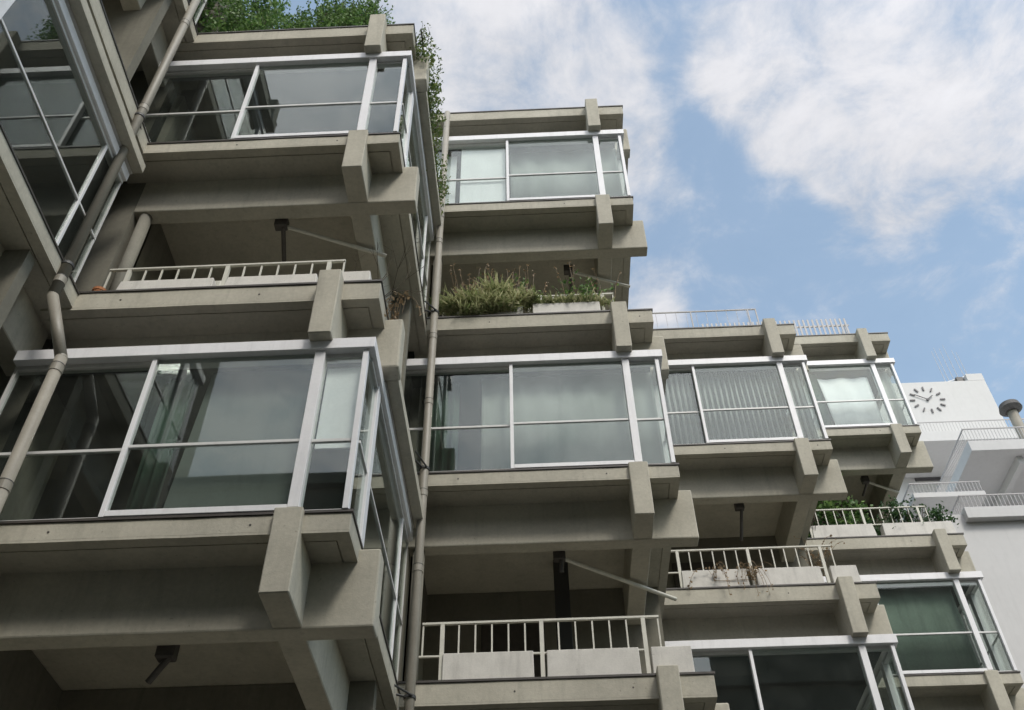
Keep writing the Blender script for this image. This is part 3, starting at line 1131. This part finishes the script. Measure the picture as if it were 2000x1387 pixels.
# flower pot and air conditioner on the upper left terrace
zt = ZA + 3.055
m = MB()
m.tube((XA - 3.24, YA + .25, zt), (XA - 3.24, YA + .25, zt + .26), .05, 18, .075)
m.tube((XA - 3.24, YA + .25, zt + .26), (XA - 3.24, YA + .25, zt + .30), .082, 18)
tag(m.obj('flower_pot', 'terracotta', None, False), 'terracotta flower pot by the round column of the upper left terrace', 'flower pot')
ac = MB()
x0, x1, y0, z0 = XA - 2.86, XA - 2.06, YA + .62, zt + .30
ac.box(x0, x1, y0, y0 + .3, z0, z0 + .56, .015)
aco = ac.obj('air_conditioner', 'ac')
tag(aco, 'cream outdoor air conditioning unit behind the railing of the upper left terrace', 'air conditioner')
k = MB()
k.tube((x0 + .31, y0 - .012, z0 + .28), (x0 + .31, y0 + .005, z0 + .28), .235, 28)
k.obj('fan_opening', 'ac_dark', aco)
k = MB()
for i in range(1, 6):
    rr = .04 * i
    for a in range(24):
        a0, a1 = a * math.pi / 12, (a + 1) * math.pi / 12
        k.tube((x0 + .31 + rr * math.cos(a0), y0 - .02, z0 + .28 + rr * math.sin(a0)), (x0 + .31 + rr * math.cos(a1), y0 - .02, z0 + .28 + rr * math.sin(a1)), .003, 4)
k.obj('fan_grille', 'ac_dark', aco)
k = MB()
k.box(x0 + .04, x0 + .12, y0 + .03, y0 + .27, zt, z0 - .001)
k.box(x1 - .12, x1 - .04, y0 + .03, y0 + .27, zt, z0 - .001)
k.obj('stand', 'metal_dark', aco)

# ------------------------------------------------------------------ white building behind, right
WB = empty('white_building', 'white plastered building with stacked balconies beyond the concrete terraces', 'building')
m = MB()
m.box(9.6, 17.38, 28, 36, -1.6, 26.10, .01)
m.box(16.75, 17.38, 28.0, 34, 26.1, 26.45)
m.obj('tower', 'whitewall', WB)
m = MB()
m.box(9.5, 26, 20.2, 27.9, -1.6, 14.35, .01)
m.obj('lower_block', 'whitewall', WB)
m = MB()
m.box(13.0, 26, 25.2, 27.95, 14.36, 17.0)
m.obj('upper_wall', 'whitewall', WB)


def balcony(x0, x1, y0, y1, zb, zt, rail, pick, side=True):
    m = MB()
    m.box(x0, x1, y0, y1, zb, zt, .008)
    o = m.obj('balcony', 'whitewall', WB)
    r = MB()
    r.box(x0, x1, y0 + .02, y0 + .05, zt + rail - .03, zt + rail)
    if side:
        r.box(x0 + .01, x0 + .04, y0 + .051, y1, zt + rail - .03, zt + rail)
    x = x0 + .05
    while x < x1:
        r.box(x, x + .012, y0 + .028, y0 + .04, zt, zt + rail - .03)
        x += pick
    if side:
        y = y0 + .15
        while y < y1:
            r.box(x0 + .018, x0 + .03, y, y + .012, zt, zt + rail - .03)
            y += pick
    r.obj('balcony_railing', 'railgrey', o)


balcony(12.55, 22, 26.0, 27.98, 21.5, 21.93, .45, .11)
balcony(11.78, 25, 21.0, 27.4, 16.98, 17.33, .46, .09)
balcony(10.0, 11.9, 21.45, 24, 15.82, 15.98, .34, .09)
balcony(10.42, 25, 20.0, 22.3, 14.1, 14.42, .38, .10)
m = MB()
m.box(13.06, 13.22, 21.3, 27.3, 16.72, 16.978)
m.obj('soffit_beam', 'whitewall', WB)
m = MB()
m.box(13.3, 14.2, 27.97, 27.999, 21.35, 21.48)
m.obj('slot_window', 'clock', WB)
v = MB()
v.tube((14.62, 23, 17.33), (14.62, 23, 20.05), .15, 20)
v.obj('vent_pipe', 'pipe', WB, True)
vp = [o for o in WB.children if o.name.startswith('vent_pipe')][0]
v = MB()
v.tube((14.62, 23, 20.05), (14.62, 23, 20.15), .22, 24, .34)
v.tube((14.62, 23, 20.15), (14.62, 23, 20.32), .34, 24, .30)
v.obj('vent_cap', 'cap', vp)

# the wall clock on the tower: twelve bars, two hands
ck = empty('wall_clock', 'large wall clock of twelve dark bars on the white tower, hands near ten to two', 'clock')
cxk, czk, yk = 14.90, 25.16, 27.985
for i in range(12):
    a = math.radians(30 * i)
    m = MB()
    r0, r1 = .47, .66
    u = Vector((math.sin(a), 0, math.cos(a)))
    s = Vector((math.cos(a), 0, -math.sin(a)))
    c0 = Vector((cxk, yk, czk))
    w = .028
    vs = [c0 + u * r0 - s * w, c0 + u * r0 + s * w, c0 + u * r1 + s * w, c0 + u * r1 - s * w]
    lo = [m.bm.verts.new(v_) for v_ in vs]
    hi = [m.bm.verts.new(v_ + Vector((0, -.03, 0))) for v_ in vs]
    m.bm.faces.new(hi)
    m.bm.faces.new(lo[::-1])
    for j in range(4):
        m.bm.faces.new((lo[j], lo[(j + 1) % 4], hi[(j + 1) % 4], hi[j]))
    bmesh.ops.recalc_face_normals(m.bm, faces=m.bm.faces)
    m.obj('hour_bar', 'clock', ck)
for nm, a, ln, w in (('hour_hand', 50, .30, .022), ('minute_hand', -58, .50, .016)):
    a = math.radians(a)
    m = MB()
    u = Vector((math.sin(a), 0, math.cos(a)))
    c0 = Vector((cxk, yk - .04, czk))
    m.tube(c0 - u * .06, c0 + u * ln, w, 6)
    m.obj(nm, 'clock', ck)
m = MB()
m.tube((cxk, yk, czk), (cxk, yk - .05, czk), .05, 16)
m.obj('clock_hub', 'clock', ck)

# aerials on the tower
ae = empty('roof_aerial', 'cluster of thin pale rod aerials on the white tower roof above the clock', 'aerial')
m = MB()
m.box(16.45, 16.73, 28.2, 28.45, 26.1, 26.5, .02)
m.obj('aerial_base', 'metal_dark', ae)
for (xa, za, l) in ((16.05, 26.15, 1.9), (16.2, 26.15, 2.1), (16.4, 26.3, 1.9), (16.6, 26.5, 1.9), (16.85, 26.45, 1.6), (17.0, 26.45, 1.5)):
    m = MB()
    m.tube((xa, 28.3, za), (xa - .02, 28.3, za + l), .013, 6, .007)
    m.obj('aerial_rod', 'railgrey', ae)
m = MB()
m.tube((16.05, 28.3, 26.32), (16.95, 28.3, 26.62), .02, 6)
m.obj('aerial_arm', 'white', ae)
